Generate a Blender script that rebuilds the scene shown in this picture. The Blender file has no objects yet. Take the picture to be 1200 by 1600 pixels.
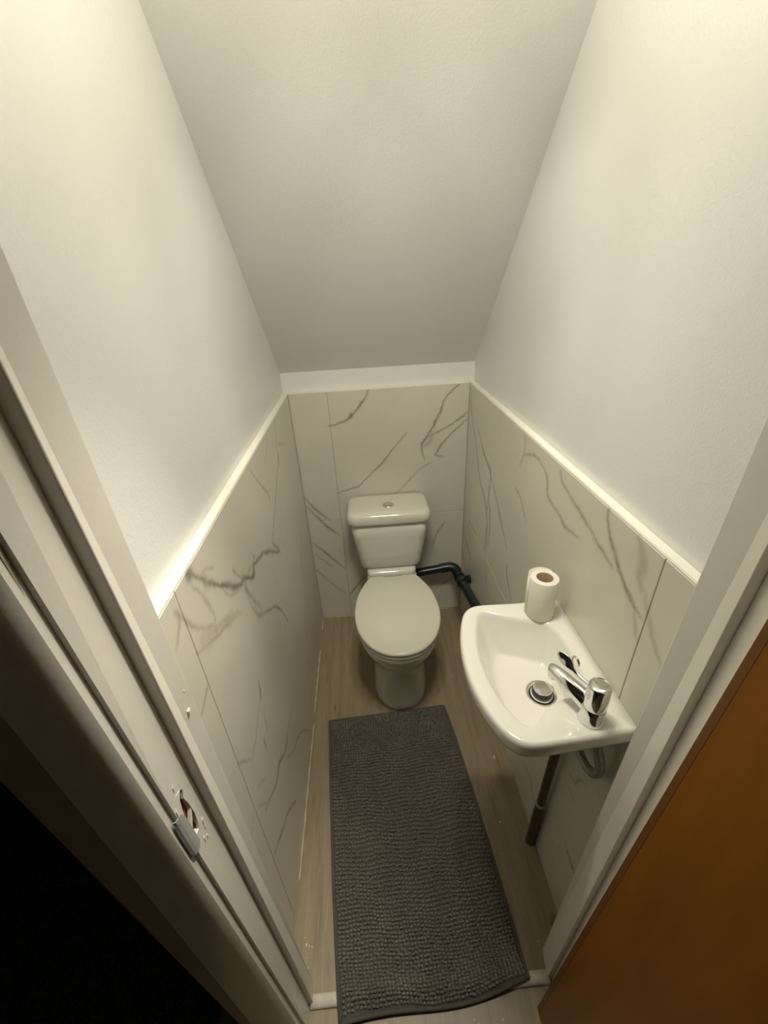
import bpy, bmesh, math, random
from mathutils import Vector, Matrix

C = bpy.context.scene.collection
S = bpy.context.scene
random.seed(7)

# ------------------------------------------------------------------ camera
cam_d = bpy.data.cameras.new('camera')
cam_d.sensor_fit = 'HORIZONTAL'
cam_d.sensor_width = 36.0
cam_d.lens = 660.3 / 1200 * 36.0
cam_d.clip_start = 0.02
cam = bpy.data.objects.new('camera', cam_d)
C.objects.link(cam)
right = Vector((0.99689, -0.06152, -0.0493))
down = Vector((-0.07295, -0.48286, -0.87265))
fwd = Vector((0.02988, 0.87353, -0.48585))
cam.matrix_world = Matrix(((right.x, -down.x, -fwd.x, 0.0),
                           (right.y, -down.y, -fwd.y, 0.0),
                           (right.z, -down.z, -fwd.z, 1.6),
                           (0, 0, 0, 1)))
S.camera = cam

# ------------------------------------------------------------------ world, lamps, exposure
world = bpy.data.worlds.new('world')
S.world = world
world.use_nodes = True
world.node_tree.nodes['Background'].inputs[0].default_value = (1.0, 0.9, 0.75, 1)
world.node_tree.nodes['Background'].inputs[1].default_value = 0.004

LAMP_COL = (1.0, 0.945, 0.80)
def lamp(name, loc, power, radius, aim=None, cone=100, blend=1.0, col=LAMP_COL):
    d = bpy.data.lights.new(name, 'SPOT' if aim else 'POINT')
    d.energy = power
    d.color = col
    d.shadow_soft_size = radius
    o = bpy.data.objects.new(name, d)
    o.location = loc
    if aim:
        d.spot_size = math.radians(cone)
        d.spot_blend = blend
        o.rotation_euler = (Vector(aim) - Vector(loc)).to_track_quat('-Z', 'Y').to_euler()
    C.objects.link(o)
    return o
# faint fill light added in the unlit hall to lift the architrave and carpet
lamp('hall_fill', (-1.2, -0.9, 2.2), 0.8, 0.1)
# a ceiling fitting over the doorway end of the room: glow from the fitting, spotlights aimed down
lamp('lamp_glow', (0.08, 0.58, 2.19), 6.7, 0.06)
lamp('spotlight', (0.00, 0.68, 2.22), 17.5, 0.035, (0.02, 0.90, 0.0), 74)
lamp('spotlight', (0.16, 0.68, 2.22), 15.5, 0.035, (0.14, 0.90, 0.0), 72)
lamp('spotlight', (0.26, 0.56, 2.22), 52.0, 0.035, (-0.26, 0.38, 0.88), 40)
lamp('spotlight', (-0.02, 0.62, 2.20), 10.5, 0.03, (-0.10, 1.70, 0.85), 58, 0.6)
lamp('spotlight', (0.18, 0.62, 2.20), 10.5, 0.03, (0.27, 1.70, 0.85), 58, 0.6)

S.view_settings.view_transform = 'Standard'
S.view_settings.look = 'None'
S.view_settings.gamma = 1.0
S.view_settings.use_curve_mapping = False
S.view_settings.exposure = 0.0

# ------------------------------------------------------------------ materials
def mat(name, col, rough=0.5, metal=0.0, spec=0.5, coat=0.0):
    m = bpy.data.materials.new(name)
    m.use_nodes = True
    b = m.node_tree.nodes['Principled BSDF']
    b.inputs['Base Color'].default_value = (*col, 1)
    b.inputs['Roughness'].default_value = rough
    b.inputs['Metallic'].default_value = metal
    b.inputs['Specular IOR Level'].default_value = spec
    b.inputs['Coat Weight'].default_value = coat
    b.inputs['Coat Roughness'].default_value = 0.08
    return m

def nd(m, t, **kw):
    n = m.node_tree.nodes.new(t)
    for k, v in kw.items():
        setattr(n, k, v)
    return n

def lk(m, a, b):
    m.node_tree.links.new(a, b)

def bsdf(m):
    return m.node_tree.nodes['Principled BSDF']

def noise(m, scale, detail=4.0, rough=0.55, stretch=None):
    tc = nd(m, 'ShaderNodeTexCoord')
    n = nd(m, 'ShaderNodeTexNoise')
    n.inputs['Scale'].default_value = scale
    n.inputs['Detail'].default_value = detail
    n.inputs['Roughness'].default_value = rough
    if stretch:
        mp = nd(m, 'ShaderNodeMapping')
        mp.inputs['Scale'].default_value = stretch
        lk(m, tc.outputs['Object'], mp.inputs['Vector'])
        lk(m, mp.outputs['Vector'], n.inputs['Vector'])
    else:
        lk(m, tc.outputs['Object'], n.inputs['Vector'])
    return n

def ramp(m, src, stops):
    r = nd(m, 'ShaderNodeValToRGB')
    e = r.color_ramp.elements
    while len(e) < len(stops):
        e.new(0.5)
    for i, (p, c) in enumerate(stops):
        e[i].position = p
        e[i].color = (*c, 1)
    lk(m, src, r.inputs['Fac'])
    return r

def bump(m, src, strength, dist):
    b = nd(m, 'ShaderNodeBump')
    b.inputs['Strength'].default_value = strength
    b.inputs['Distance'].default_value = dist
    lk(m, src, b.inputs['Height'])
    lk(m, b.outputs['Normal'], bsdf(m).inputs['Normal'])
    return b

def plain(name, col, rough, var=0.06, scale=6, bscale=0, bstr=0.3, bdist=0.001, **kw):
    """a base colour with slight mottling and optional fine relief"""
    m = mat(name, col, rough, **kw)
    n = noise(m, scale)
    lo = tuple(max(0, c * (1 - var)) for c in col)
    hi = tuple(min(1, c * (1 + var)) for c in col)
    r = ramp(m, n.outputs['Fac'], [(0.3, lo), (0.7, hi)])
    lk(m, r.outputs['Color'], bsdf(m).inputs['Base Color'])
    if bscale:
        n2 = noise(m, bscale, 3)
        bump(m, n2.outputs['Fac'], bstr, bdist)
    return m

M = {}
M['wall'] = plain('wall_paint', (0.82, 0.815, 0.79), 0.42, 0.015, 3, 230, 0.42, 0.0015)
M['ceil'] = plain('ceiling_paint', (0.84, 0.835, 0.81), 0.42, 0.015, 3, 230, 0.38, 0.0015)
M['ledge'] = plain('ledge_paint', (0.86, 0.84, 0.76), 0.5, 0.02, 20, 120, 0.2, 0.0008)
M['gloss'] = plain('gloss_paint', (0.83, 0.80, 0.72), 0.34, 0.03, 10, 90, 0.22, 0.0012)
M['sill'] = plain('sill_paint', (0.66, 0.61, 0.52), 0.5, 0.14, 40, 90, 0.3, 0.001)
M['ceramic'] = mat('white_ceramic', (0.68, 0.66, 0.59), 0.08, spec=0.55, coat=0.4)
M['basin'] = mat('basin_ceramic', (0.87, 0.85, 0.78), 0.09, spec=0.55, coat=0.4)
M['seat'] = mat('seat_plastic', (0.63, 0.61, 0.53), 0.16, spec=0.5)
M['chrome'] = mat('chrome', (0.80, 0.80, 0.79), 0.07, metal=1.0)
M['steel'] = plain('braided_steel', (0.42, 0.40, 0.36), 0.4, 0.35, 400, metal=0.8)
M['black'] = plain('black_plastic', (0.008, 0.012, 0.012), 0.3, 0.2, 30)
M['rubber'] = mat('black_rubber', (0.01, 0.01, 0.01), 0.5)
M['brown'] = plain('tarnished_copper', (0.10, 0.055, 0.028), 0.4, 0.35, 40, metal=0.35)
M['solder'] = plain('pale_collar', (0.42, 0.38, 0.30), 0.45, 0.1, 50)
M['paper'] = plain('tissue_paper', (0.83, 0.80, 0.72), 0.9, 0.02, 60, 300, 0.3, 0.0006)
M['card'] = plain('cardboard', (0.30, 0.19, 0.11), 0.85, 0.1, 60)
M['grout'] = plain('grout', (0.36, 0.34, 0.30), 0.8, 0.1, 40)
M['bead'] = plain('sealant', (0.62, 0.55, 0.46), 0.6, 0.1, 60)
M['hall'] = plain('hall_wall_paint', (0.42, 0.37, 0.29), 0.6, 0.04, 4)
M['chip'] = plain('flaked_paint', (0.84, 0.80, 0.70), 0.6, 0.05, 50)
M['pink'] = plain('pale_chip', (0.62, 0.44, 0.36), 0.7, 0.15, 80)
M['plate'] = plain('grey_filler', (0.44, 0.44, 0.42), 0.5, 0.08, 60)
M['bare'] = plain('bare_wood', (0.30, 0.13, 0.035), 0.7, 0.35, 90)
M['weave'] = plain('mat_backing', (0.10, 0.092, 0.074), 0.95, 0.12, 90)

def mat_pile():
    m = mat('chenille_grey', (0.16, 0.155, 0.14), 0.95, spec=0.2)
    n = noise(m, 14, 4)
    r = ramp(m, n.outputs['Fac'], [(0.3, (0.165, 0.15, 0.118)), (0.7, (0.245, 0.225, 0.18))])
    lk(m, r.outputs['Color'], bsdf(m).inputs['Base Color'])
    n2 = noise(m, 900, 2)
    bump(m, n2.outputs['Fac'], 0.5, 0.001)
    bsdf(m).inputs['Sheen Weight'].default_value = 0.15
    return m
M['pile'] = mat_pile()

def mat_tile():
    """white marble-look tile; the attributes vein / tint are set per vertex from the vein paths"""
    m = mat('marble_tile', (0.5, 0.5, 0.5), 0.27, spec=0.5)
    a = nd(m, 'ShaderNodeAttribute', attribute_name='vein')
    t = nd(m, 'ShaderNodeAttribute', attribute_name='tint')
    soft = noise(m, 3.0, 5)
    base = ramp(m, soft.outputs['Fac'], [(0.3, (0.66, 0.63, 0.55)), (0.7, (0.72, 0.69, 0.605))])
    n = noise(m, 24, 5, 0.6)
    br = nd(m, 'ShaderNodeMapRange')
    br.inputs['From Min'].default_value = 0.32
    br.inputs['From Max'].default_value = 0.62
    br.inputs['To Min'].default_value = 0.6
    br.inputs['To Max'].default_value = 1.0
    lk(m, n.outputs['Fac'], br.inputs['Value'])
    mul = nd(m, 'ShaderNodeMath', operation='MULTIPLY', use_clamp=True)
    lk(m, a.outputs['Fac'], mul.inputs[0])
    lk(m, br.outputs['Result'], mul.inputs[1])
    vc = nd(m, 'ShaderNodeMix', data_type='RGBA')
    vc.inputs['A'].default_value = (0.155, 0.135, 0.10, 1)
    vc.inputs['B'].default_value = (0.28, 0.225, 0.13, 1)
    lk(m, t.outputs['Fac'], vc.inputs['Factor'])
    mx = nd(m, 'ShaderNodeMix', data_type='RGBA')
    lk(m, mul.outputs[0], mx.inputs['Factor'])
    lk(m, base.outputs['Color'], mx.inputs['A'])
    lk(m, vc.outputs['Result'], mx.inputs['B'])
    lk(m, mx.outputs['Result'], bsdf(m).inputs['Base Color'])
    return m
M['tile'] = mat_tile()

def mat_vinyl():
    m = mat('wood_look_vinyl', (0.2, 0.17, 0.12), 0.42)
    n1 = noise(m, 7, 8, 0.6, (5.5, 0.45, 1))
    n2 = noise(m, 40, 6, 0.6, (6, 0.35, 1))
    mx = nd(m, 'ShaderNodeMix', data_type='FLOAT')
    mx.inputs['Factor'].default_value = 0.4
    lk(m, n1.outputs['Fac'], mx.inputs['A'])
    lk(m, n2.outputs['Fac'], mx.inputs['B'])
    r = ramp(m, mx.outputs['Result'], [(0.28, (0.15, 0.11, 0.062)), (0.45, (0.275, 0.217, 0.138)),
                                       (0.6, (0.335, 0.268, 0.175)), (0.75, (0.41, 0.33, 0.21))])
    # a few dark knots
    k = noise(m, 9, 2, 0.4, (2.2, 0.8, 1))
    kr = ramp(m, k.outputs['Fac'], [(0.72, (0, 0, 0)), (0.80, (1, 1, 1))])
    km = nd(m, 'ShaderNodeMix', data_type='RGBA')
    lk(m, kr.outputs['Color'], km.inputs['Factor'])
    lk(m, r.outputs['Color'], km.inputs['A'])
    km.inputs['B'].default_value = (0.09, 0.066, 0.042, 1)
    lk(m, km.outputs['Result'], bsdf(m).inputs['Base Color'])
    bump(m, n2.outputs['Fac'], 0.12, 0.001)
    return m
M['vinyl'] = mat_vinyl()

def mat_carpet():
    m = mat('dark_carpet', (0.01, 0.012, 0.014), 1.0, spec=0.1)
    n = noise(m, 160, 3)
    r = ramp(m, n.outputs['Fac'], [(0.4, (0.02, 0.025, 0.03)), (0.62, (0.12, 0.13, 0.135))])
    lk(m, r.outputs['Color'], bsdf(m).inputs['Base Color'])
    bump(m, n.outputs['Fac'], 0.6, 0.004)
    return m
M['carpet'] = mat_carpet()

def mat_door():
    m = mat('orange_brown_wood', (0.3, 0.13, 0.03), 0.38, spec=0.25)
    n1 = noise(m, 6, 6, 0.55, (4, 4, 0.35))
    r = ramp(m, n1.outputs['Fac'], [(0.3, (0.23, 0.078, 0.003)), (0.7, (0.31, 0.112, 0.005))])
    lk(m, r.outputs['Color'], bsdf(m).inputs['Base Color'])
    return m
M['door'] = mat_door()
M['lip'] = plain('door_lipping', (0.18, 0.066, 0.009), 0.4, 0.1, 20)

# ------------------------------------------------------------------ helpers
def obj(name, me, m, parent=None, smooth=False):
    if isinstance(me, bmesh.types.BMesh):
        bm = me
        me = bpy.data.meshes.new(name)
        bm.normal_update()
        bm.to_mesh(me)
        bm.free()
    if m is not None:
        me.materials.append(m)
    if smooth:
        for p in me.polygons:
            p.use_smooth = True
    o = bpy.data.objects.new(name, me)
    C.objects.link(o)
    if parent is not None:
        o.parent = parent
        o.matrix_parent_inverse = Matrix.Translation(-parent.location)
    return o

def pyd(name, v, f, m, parent=None, smooth=False):
    bm = bmesh.new()
    vs = [bm.verts.new(p) for p in v]
    for q in f:
        try:
            bm.faces.new([vs[i] for i in q])
        except ValueError:
            pass
    bmesh.ops.recalc_face_normals(bm, faces=bm.faces)
    return obj(name, bm, m, parent, smooth)

def thing(name, label, cat, loc=(0, 0, 0), group=None):
    o = bpy.data.objects.new(name, None)
    C.objects.link(o)
    o.location = loc
    o.empty_display_size = 0.05
    o['label'] = label
    o['category'] = cat
    if group:
        o['group'] = group
    return o

def struct(o, label=None):
    o['kind'] = 'structure'
    if label:
        o['label'] = label
    return o

def add_box(bm, x0, x1, y0, y1, z0, z1):
    v = [bm.verts.new(p) for p in ((x0, y0, z0), (x1, y0, z0), (x1, y1, z0), (x0, y1, z0),
                                   (x0, y0, z1), (x1, y0, z1), (x1, y1, z1), (x0, y1, z1))]
    for q in ((0, 3, 2, 1), (4, 5, 6, 7), (0, 1, 5, 4), (1, 2, 6, 5), (2, 3, 7, 6), (3, 0, 4, 7)):
        bm.faces.new([v[i] for i in q])

def box(name, b, m, parent=None, bevel=0.0):
    bm = bmesh.new()
    add_box(bm, *b)
    if bevel:
        bmesh.ops.bevel(bm, geom=bm.edges[:], offset=bevel, segments=3, profile=0.5, affect='EDGES', clamp_overlap=True)
    return obj(name, bm, m, parent, bool(bevel))

def prism(name, bot, top, z0, z1, m, parent=None, bevel=0.0, n=1, wob=0.0):
    """upright prism between a foot outline and a head outline ((x, y) lists of equal length)"""
    bm = bmesh.new()
    rows = []
    k = len(bot)
    for j in range(n + 1):
        t = j / n
        rows.append([bm.verts.new((b[0] + (c[0] - b[0]) * t + random.uniform(-wob, wob),
                                   b[1] + (c[1] - b[1]) * t + random.uniform(-wob, wob),
                                   z0 + (z1 - z0) * t)) for b, c in zip(bot, top)])
    for j in range(n):
        for i in range(k):
            bm.faces.new((rows[j][i], rows[j][(i + 1) % k], rows[j + 1][(i + 1) % k], rows[j + 1][i]))
    bm.faces.new(rows[0][::-1])
    bm.faces.new(rows[-1])
    bmesh.ops.recalc_face_normals(bm, faces=bm.faces)
    if bevel:
        ed = [e for e in bm.edges if abs(e.verts[0].co.z - e.verts[1].co.z) > 1e-3]
        bmesh.ops.bevel(bm, geom=ed, offset=bevel, segments=3, profile=0.5, affect='EDGES', clamp_overlap=True)
    o = obj(name, bm, m, parent, False)
    return o

def loft(name, rings, m, parent=None, cap0=True, cap1=True, closed=True, subsurf=0):
    bm = bmesh.new()
    R = [[bm.verts.new(p) for p in r] for r in rings]
    n = len(R[0])
    for a, b in zip(R, R[1:]):
        for i in range(n if closed else n - 1):
            bm.faces.new((a[i], a[(i + 1) % n], b[(i + 1) % n], b[i]))
    if cap0:
        bm.faces.new(R[0][::-1])
    if cap1:
        bm.faces.new(R[-1])
    bmesh.ops.recalc_face_normals(bm, faces=bm.faces)
    o = obj(name, bm, m, parent, True)
    if subsurf:
        s = o.modifiers.new('subsurf', 'SUBSURF')
        s.levels = subsurf
        s.render_levels = subsurf
    return o

def ring(c, r, n=32, u=Vector((1, 0, 0)), v=Vector((0, 1, 0))):
    return [c + u * (r * math.cos(2 * math.pi * i / n)) + v * (r * math.sin(2 * math.pi * i / n)) for i in range(n)]

def lathe(name, prof, c, m, parent=None, axis=(0, 0, 1), n=40):
    """prof: (radius, height along the axis) list"""
    w = Vector(axis).normalized()
    u = w.orthogonal().normalized()
    v = w.cross(u)
    rings = [ring(Vector(c) + w * h, max(r, 1e-4), n, u, v) for r, h in prof]
    o = loft(name, rings, m, parent)
    sharp(o)
    return o

def sharp(o, ang=0.7):
    bm = bmesh.new()
    bm.from_mesh(o.data)
    for e in bm.edges:
        if len(e.link_faces) == 2 and e.calc_face_angle(0) > ang:
            e.smooth = False
    bm.to_mesh(o.data)
    bm.free()

def spline(pts, sub=6):
    P = [Vector(p) for p in pts]
    P = [P[0] * 2 - P[1]] + P + [P[-1] * 2 - P[-2]]
    out = []
    for i in range(1, len(P) - 2):
        for k in range(sub):
            t = k / sub
            a, b, c, d = P[i - 1], P[i], P[i + 1], P[i + 2]
            out.append(0.5 * ((2 * b) + (c - a) * t + (2 * a - 5 * b + 4 * c - d) * t * t + (3 * b - a - 3 * c + d) * t ** 3))
    out.append(P[-2])
    return out

def tube_rings(path, rad, n=16, flat=1.0):
    rings = []
    u = None
    for i, p in enumerate(path):
        a = path[max(0, i - 1)]
        b = path[min(len(path) - 1, i + 1)]
        w = (b - a).normalized()
        if u is None:
            u = w.orthogonal().normalized()
        u = (u - w * u.dot(w)).normalized()
        v = w.cross(u)
        r = rad(i / (len(path) - 1)) if callable(rad) else rad
        rings.append([p + u * (r * math.cos(2 * math.pi * k / n)) + v * (r * flat * math.sin(2 * math.pi * k / n)) for k in range(n)])
    return rings

def tube(name, pts, rad, m, parent=None, n=16, sub=0):
    path = spline(pts, sub) if sub else [Vector(p) for p in pts]
    o = loft(name, tube_rings(path, rad, n), m, parent)
    sharp(o, 0.9)
    return o

# ------------------------------------------------------------------ the room shell
XL, XR, YB, ZT = -0.325, 0.465, 1.772, 1.203      # plaster faces, back plaster, top of the tiling
TL, TR, TB = -0.304, 0.443, 1.749                 # tile faces
ZC = 2.36                                         # flat ceiling
YC = YB - (ZC - 1.283) / 1.03                     # where the slope meets the flat ceiling
Y0 = 0.385                                        # inner face of the front wall

fl = bmesh.new()
add_box(fl, -0.47, 1.3, -1.3, 1.9, -0.03, 0.0)
floor = struct(obj('floor', fl, M['vinyl']), 'grey-brown wood-look vinyl floor')
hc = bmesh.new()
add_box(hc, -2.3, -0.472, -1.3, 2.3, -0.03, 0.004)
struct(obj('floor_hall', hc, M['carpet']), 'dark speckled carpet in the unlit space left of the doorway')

# walls: the left one is a thin partition, dark space beyond it
wl = bmesh.new()
add_box(wl, -0.385, XL, Y0, 1.95, 0.0, 2.5)
wall_left = struct(obj('wall_left', wl, M['wall']), 'white painted left wall above marble tiles')
wr = bmesh.new()
add_box(wr, XR, 0.60, Y0, 1.95, 0.0, 2.5)
wall_right = struct(obj('wall_right', wr, M['wall']), 'white painted right wall above marble tiles')
wb = bmesh.new()
add_box(wb, XL, XR, YB, 1.95, 0.0, 1.45)
wall_back = struct(obj('wall_back', wb, M['wall']), 'low back wall tiled behind the toilet')
# ceiling: flat over the door, then sloping down to the back wall
prof = [(-0.0, ZC), (YC, ZC), (YB + 0.06, 1.283 - 0.06 * 1.03), (YB + 0.16, 1.283), (YC + 0.05, ZC + 0.12), (0.0, ZC + 0.12)]
cv = [(x, y, z) for x in (XL, XR) for y, z in prof]
cv = [(x, max(y, Y0), z) for x, y, z in cv]
k = len(prof)
cf = [tuple(range(k))[::-1], tuple(range(k, 2 * k))] + [(i, (i + 1) % k, k + (i + 1) % k, k + i) for i in range(k)]
struct(pyd('ceiling', cv, cf, M['ceil']), 'white sloping underside of the stairs')

# vein paths on each tiled wall: width in mm, strength, tint, (horizontal, height) points in metres
VEINS_BACK = [
    (3, 0.8, 0.3, [(0.025,1.201),(0.007,1.167),(-0.028,1.126),(-0.054,1.095),(-0.08,1.08),(-0.122,1.066),(-0.155,1.06)]),
    (5, 0.7, 0.3, [(-0.052,1.107),(-0.063,1.089)]),
    (2.5, 0.75, 0.3, [(0.178,1.008),(0.135,0.963),(0.064,0.878),(-0.0,0.818),(-0.047,0.773),(-0.083,0.762),(-0.151,0.744)]),
    (3.5, 0.8, 0.4, [(0.4,1.201),(0.346,1.153),(0.319,1.086),(0.286,1.021),(0.261,0.98),(0.24,0.942),(0.253,0.882)]),
    (3, 0.7, 0.4, [(0.261,0.98),(0.328,1.01),(0.394,1.048),(0.438,1.082)]),
    (3, 0.75, 0.4, [(0.435,1.049),(0.395,1.014),(0.346,0.965),(0.308,0.91),(0.304,0.897),(0.339,0.885)]),
    (10, 0.35, 0.8, [(0.244,0.942),(0.274,0.957),(0.287,1.004)]),
    (3, 0.45, 0.5, [(0.287,0.866),(0.235,0.837),(0.191,0.793),(0.145,0.743),(0.109,0.717)]),
    (3.5, 0.7, 0.3, [(-0.302,0.735),(-0.261,0.671),(-0.197,0.603)]),
    (3.5, 0.7, 0.3, [(-0.295,0.684),(-0.227,0.585),(-0.161,0.514)]),
    (3.5, 0.75, 0.3, [(-0.291,0.481),(-0.229,0.407),(-0.156,0.317)]),
    (3, 0.5, 0.5, [(-0.285,0.412),(-0.243,0.362),(-0.217,0.335)]),
    (2.5, 0.6, 0.3, [(-0.297,0.319),(-0.229,0.226),(-0.166,0.156)]),
    (3.5, 0.8, 0.3, [(-0.047,0.27),(-0.102,0.201),(-0.142,0.147)]),
    (4, 0.6, 0.3, [(0.35,0.546),(0.318,0.494),(0.29,0.417)]),
    (2, 0.5, 0.4, [(0.423,0.219),(0.312,0.14)]),
]
VEINS_RIGHT = [
    (3, 0.6, 0.3, [(1.724,1.186),(1.706,1.103),(1.612,0.998),(1.516,0.871),(1.408,0.812),(1.356,0.669)]),
    (3.5, 0.7, 0.6, [(1.593,1.062),(1.482,0.993),(1.387,0.956),(1.39,0.858),(1.397,0.771)]),
    (2.5, 0.7, 0.4, [(1.385,0.948),(1.306,0.901),(1.227,0.842),(1.152,0.786)]),
    (2.5, 0.6, 0.6, [(1.406,0.921),(1.359,0.793),(1.344,0.678)]),
    (2, 0.55, 0.6, [(1.111,1.197),(1.098,1.155),(1.123,1.096)]),
    (3, 0.55, 0.7, [(1.102,1.14),(1.021,1.166),(0.945,1.15),(0.914,1.1),(0.847,1.088),(0.808,1.076),(0.748,1.086)]),
    (2.5, 0.65, 0.7, [(0.876,1.186),(0.851,1.165),(0.781,1.147),(0.717,1.131),(0.677,1.118),(0.616,1.103)]),
    (3, 0.75, 0.6, [(0.668,1.205),(0.658,1.171),(0.627,1.139),(0.589,1.108),(0.562,1.091),(0.537,1.079),(0.513,1.074)]),
    (2.5, 0.4, 0.8, [(0.537,1.079),(0.505,1.025)]),
    (6, 0.4, 0.8, [(0.57,1.198),(0.546,1.168),(0.543,1.139),(0.531,1.117)]),
    (4, 0.4, 0.8, [(0.524,1.123),(0.486,1.073),(0.44,1.031)]),
    (2, 0.6, 0.5, [(1.41,0.893),(1.373,0.84),(1.347,0.781),(1.342,0.673)]),
    (4, 0.5, 0.8, [(1.487,0.857),(1.407,0.785),(1.383,0.741),(1.383,0.641),(1.378,0.595)]),
    (2.5, 0.7, 0.4, [(1.136,0.737),(1.123,0.693),(1.062,0.64)]),
    (2, 0.4, 0.4, [(1.361,0.552),(1.337,0.506),(1.272,0.468)]),
    (3, 0.5, 0.4, [(1.132,1.02),(1.091,1.009),(1.027,0.964)]),
    (3, 0.7, 0.3, [(1.745,0.512),(1.752,0.397),(1.66,0.311)]),
    (3, 0.6, 0.3, [(1.71,0.474),(1.601,0.449),(1.592,0.407)]),
    (3, 0.5, 0.4, [(1.65,0.61),(1.525,0.609)]),
    (2, 0.6, 0.4, [(0.8,0.164),(0.746,0.181),(0.693,0.137)]),
    (1.5, 0.6, 0.4, [(0.571,0.503),(0.549,0.51),(0.532,0.552),(0.51,0.567)]),
    (2.5, 0.75, 0.3, [(0.513,0.274),(0.459,0.266)]),
    (1.5, 0.4, 0.4, [(0.563,0.462),(0.535,0.453)]),
    (1.5, 0.4, 0.4, [(0.539,0.225),(0.522,0.188)]),
]
VEINS_LEFT = [
    (2, 0.7, 0.3, [(1.424,1.19),(1.385,1.124),(1.375,1.085),(1.307,1.037),(1.164,0.959),(1.099,0.923),(1.081,0.918)]),
    (4, 0.5, 0.3, [(1.381,1.115),(1.378,1.073),(1.369,1.044)]),
    (2.5, 0.4, 0.3, [(1.42,1.112),(1.536,1.07)]),
    (1.5, 0.3, 0.3, [(1.27,1.19),(1.179,1.124)]),
    (2, 0.6, 0.3, [(1.023,1.186),(1.078,1.122),(1.147,1.056),(1.16,1.019)]),
    (4.5, 0.9, 0.2, [(0.778,1.008),(0.728,1.042),(0.657,1.103),(0.617,1.143),(0.588,1.177),(0.565,1.198)]),
    (9, 0.85, 0.2, [(0.568,1.193),(0.576,1.19)]),
    (7, 0.8, 0.2, [(0.614,1.145),(0.623,1.135)]),
    (3, 0.4, 0.4, [(0.602,1.165),(0.636,1.156),(0.666,1.137)]),
    (3, 0.4, 0.4, [(0.668,1.092),(0.695,1.047),(0.743,1.015),(0.778,1.008)]),
    (4, 0.4, 0.6, [(0.566,1.177),(0.595,1.127),(0.606,1.087)]),
    (6, 0.6, 0.9, [(1.156,0.837),(1.123,0.878),(1.09,0.914)]),
    (5, 0.8, 0.6, [(1.156,0.837),(1.043,0.916),(0.978,0.956)]),
    (6, 0.9, 0.3, [(0.979,0.957),(0.917,0.973),(0.88,0.985),(0.862,0.966),(0.815,0.996),(0.791,1.012),(0.771,1.011),(0.724,1.044),(0.696,1.074),(0.661,1.097)]),
    (3, 0.6, 0.3, [(0.791,1.012),(0.761,1.049),(0.748,1.072)]),
    (3, 0.6, 0.3, [(0.899,0.992),(0.897,1.003)]),
    (7, 0.45, 0.6, [(0.862,1.001),(0.83,0.99)]),
    (8, 0.5, 0.7, [(0.802,1.004),(0.793,0.983),(0.814,0.939),(0.844,0.885)]),
    (6, 0.5, 0.6, [(0.847,0.889),(0.864,0.841),(0.84,0.856),(0.815,0.892),(0.796,0.942)]),
    (3.5, 0.7, 0.4, [(0.864,0.841),(0.914,0.806),(0.98,0.761),(1.028,0.703),(1.056,0.653),(1.083,0.598)]),
    (1.5, 0.5, 0.3, [(1.692,0.755),(1.451,0.587),(1.439,0.522),(1.395,0.403)]),
    (6, 0.35, 0.9, [(0.647,1.009),(0.699,0.989),(0.729,0.965)]),
    (2, 0.35, 0.3, [(1.045,0.632),(0.979,0.575)]),
    (3, 0.5, 0.6, [(0.595,1.122),(0.611,1.065),(0.599,1.051),(0.607,1.02)]),
    (4, 0.5, 0.8, [(0.511,1.158),(0.53,1.121),(0.568,1.077),(0.595,1.059)]),
    (10, 0.4, 1, [(0.605,1.045),(0.652,1.013),(0.691,0.993)]),
    (14, 0.3, 1, [(0.544,1.072),(0.583,1.045),(0.616,1.03)]),
    (3, 0.55, 0.8, [(0.516,1.072),(0.593,1.03),(0.638,1.012),(0.706,0.977)]),
    (4, 0.5, 0.8, [(0.499,1.18),(0.504,1.158),(0.469,1.132)]),
    (2.5, 0.7, 0.2, [(0.719,0.755),(0.711,0.725),(0.704,0.706)]),
    (2, 0.5, 0.3, [(0.69,0.715),(0.619,0.685),(0.566,0.679)]),
    (1.8, 0.6, 0.3, [(0.7,0.668),(0.691,0.611)]),
    (2.5, 0.7, 0.3, [(0.655,0.623),(0.655,0.588)]),
    (2, 0.5, 0.3, [(0.515,0.764),(0.571,0.684)]),
    (2, 0.5, 0.3, [(0.907,0.389),(0.823,0.405)]),
    (3.5, 0.85, 0.3, [(0.823,0.405),(0.787,0.391),(0.747,0.404),(0.706,0.44),(0.648,0.443),(0.556,0.502)]),
    (2, 0.55, 0.3, [(1.072,0.03),(0.94,0.218),(0.832,0.291),(0.759,0.366)]),
    (3, 0.8, 0.3, [(0.746,0.166),(0.67,0.257),(0.608,0.295),(0.527,0.355)]),
    (2, 0.5, 0.3, [(0.574,0.497),(0.533,0.565)]),
    (2.5, 0.6, 0.4, [(0.511,0.997),(0.467,0.983)]),
    (1.8, 0.4, 0.3, [(0.51,0.591),(0.469,0.576)]),
    (1.5, 0.4, 0.3, [(1.308,0.351),(1.124,0.01)]),
    (1.8, 0.35, 0.4, [(0.604,0.549),(0.56,0.593)]),
]
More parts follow.
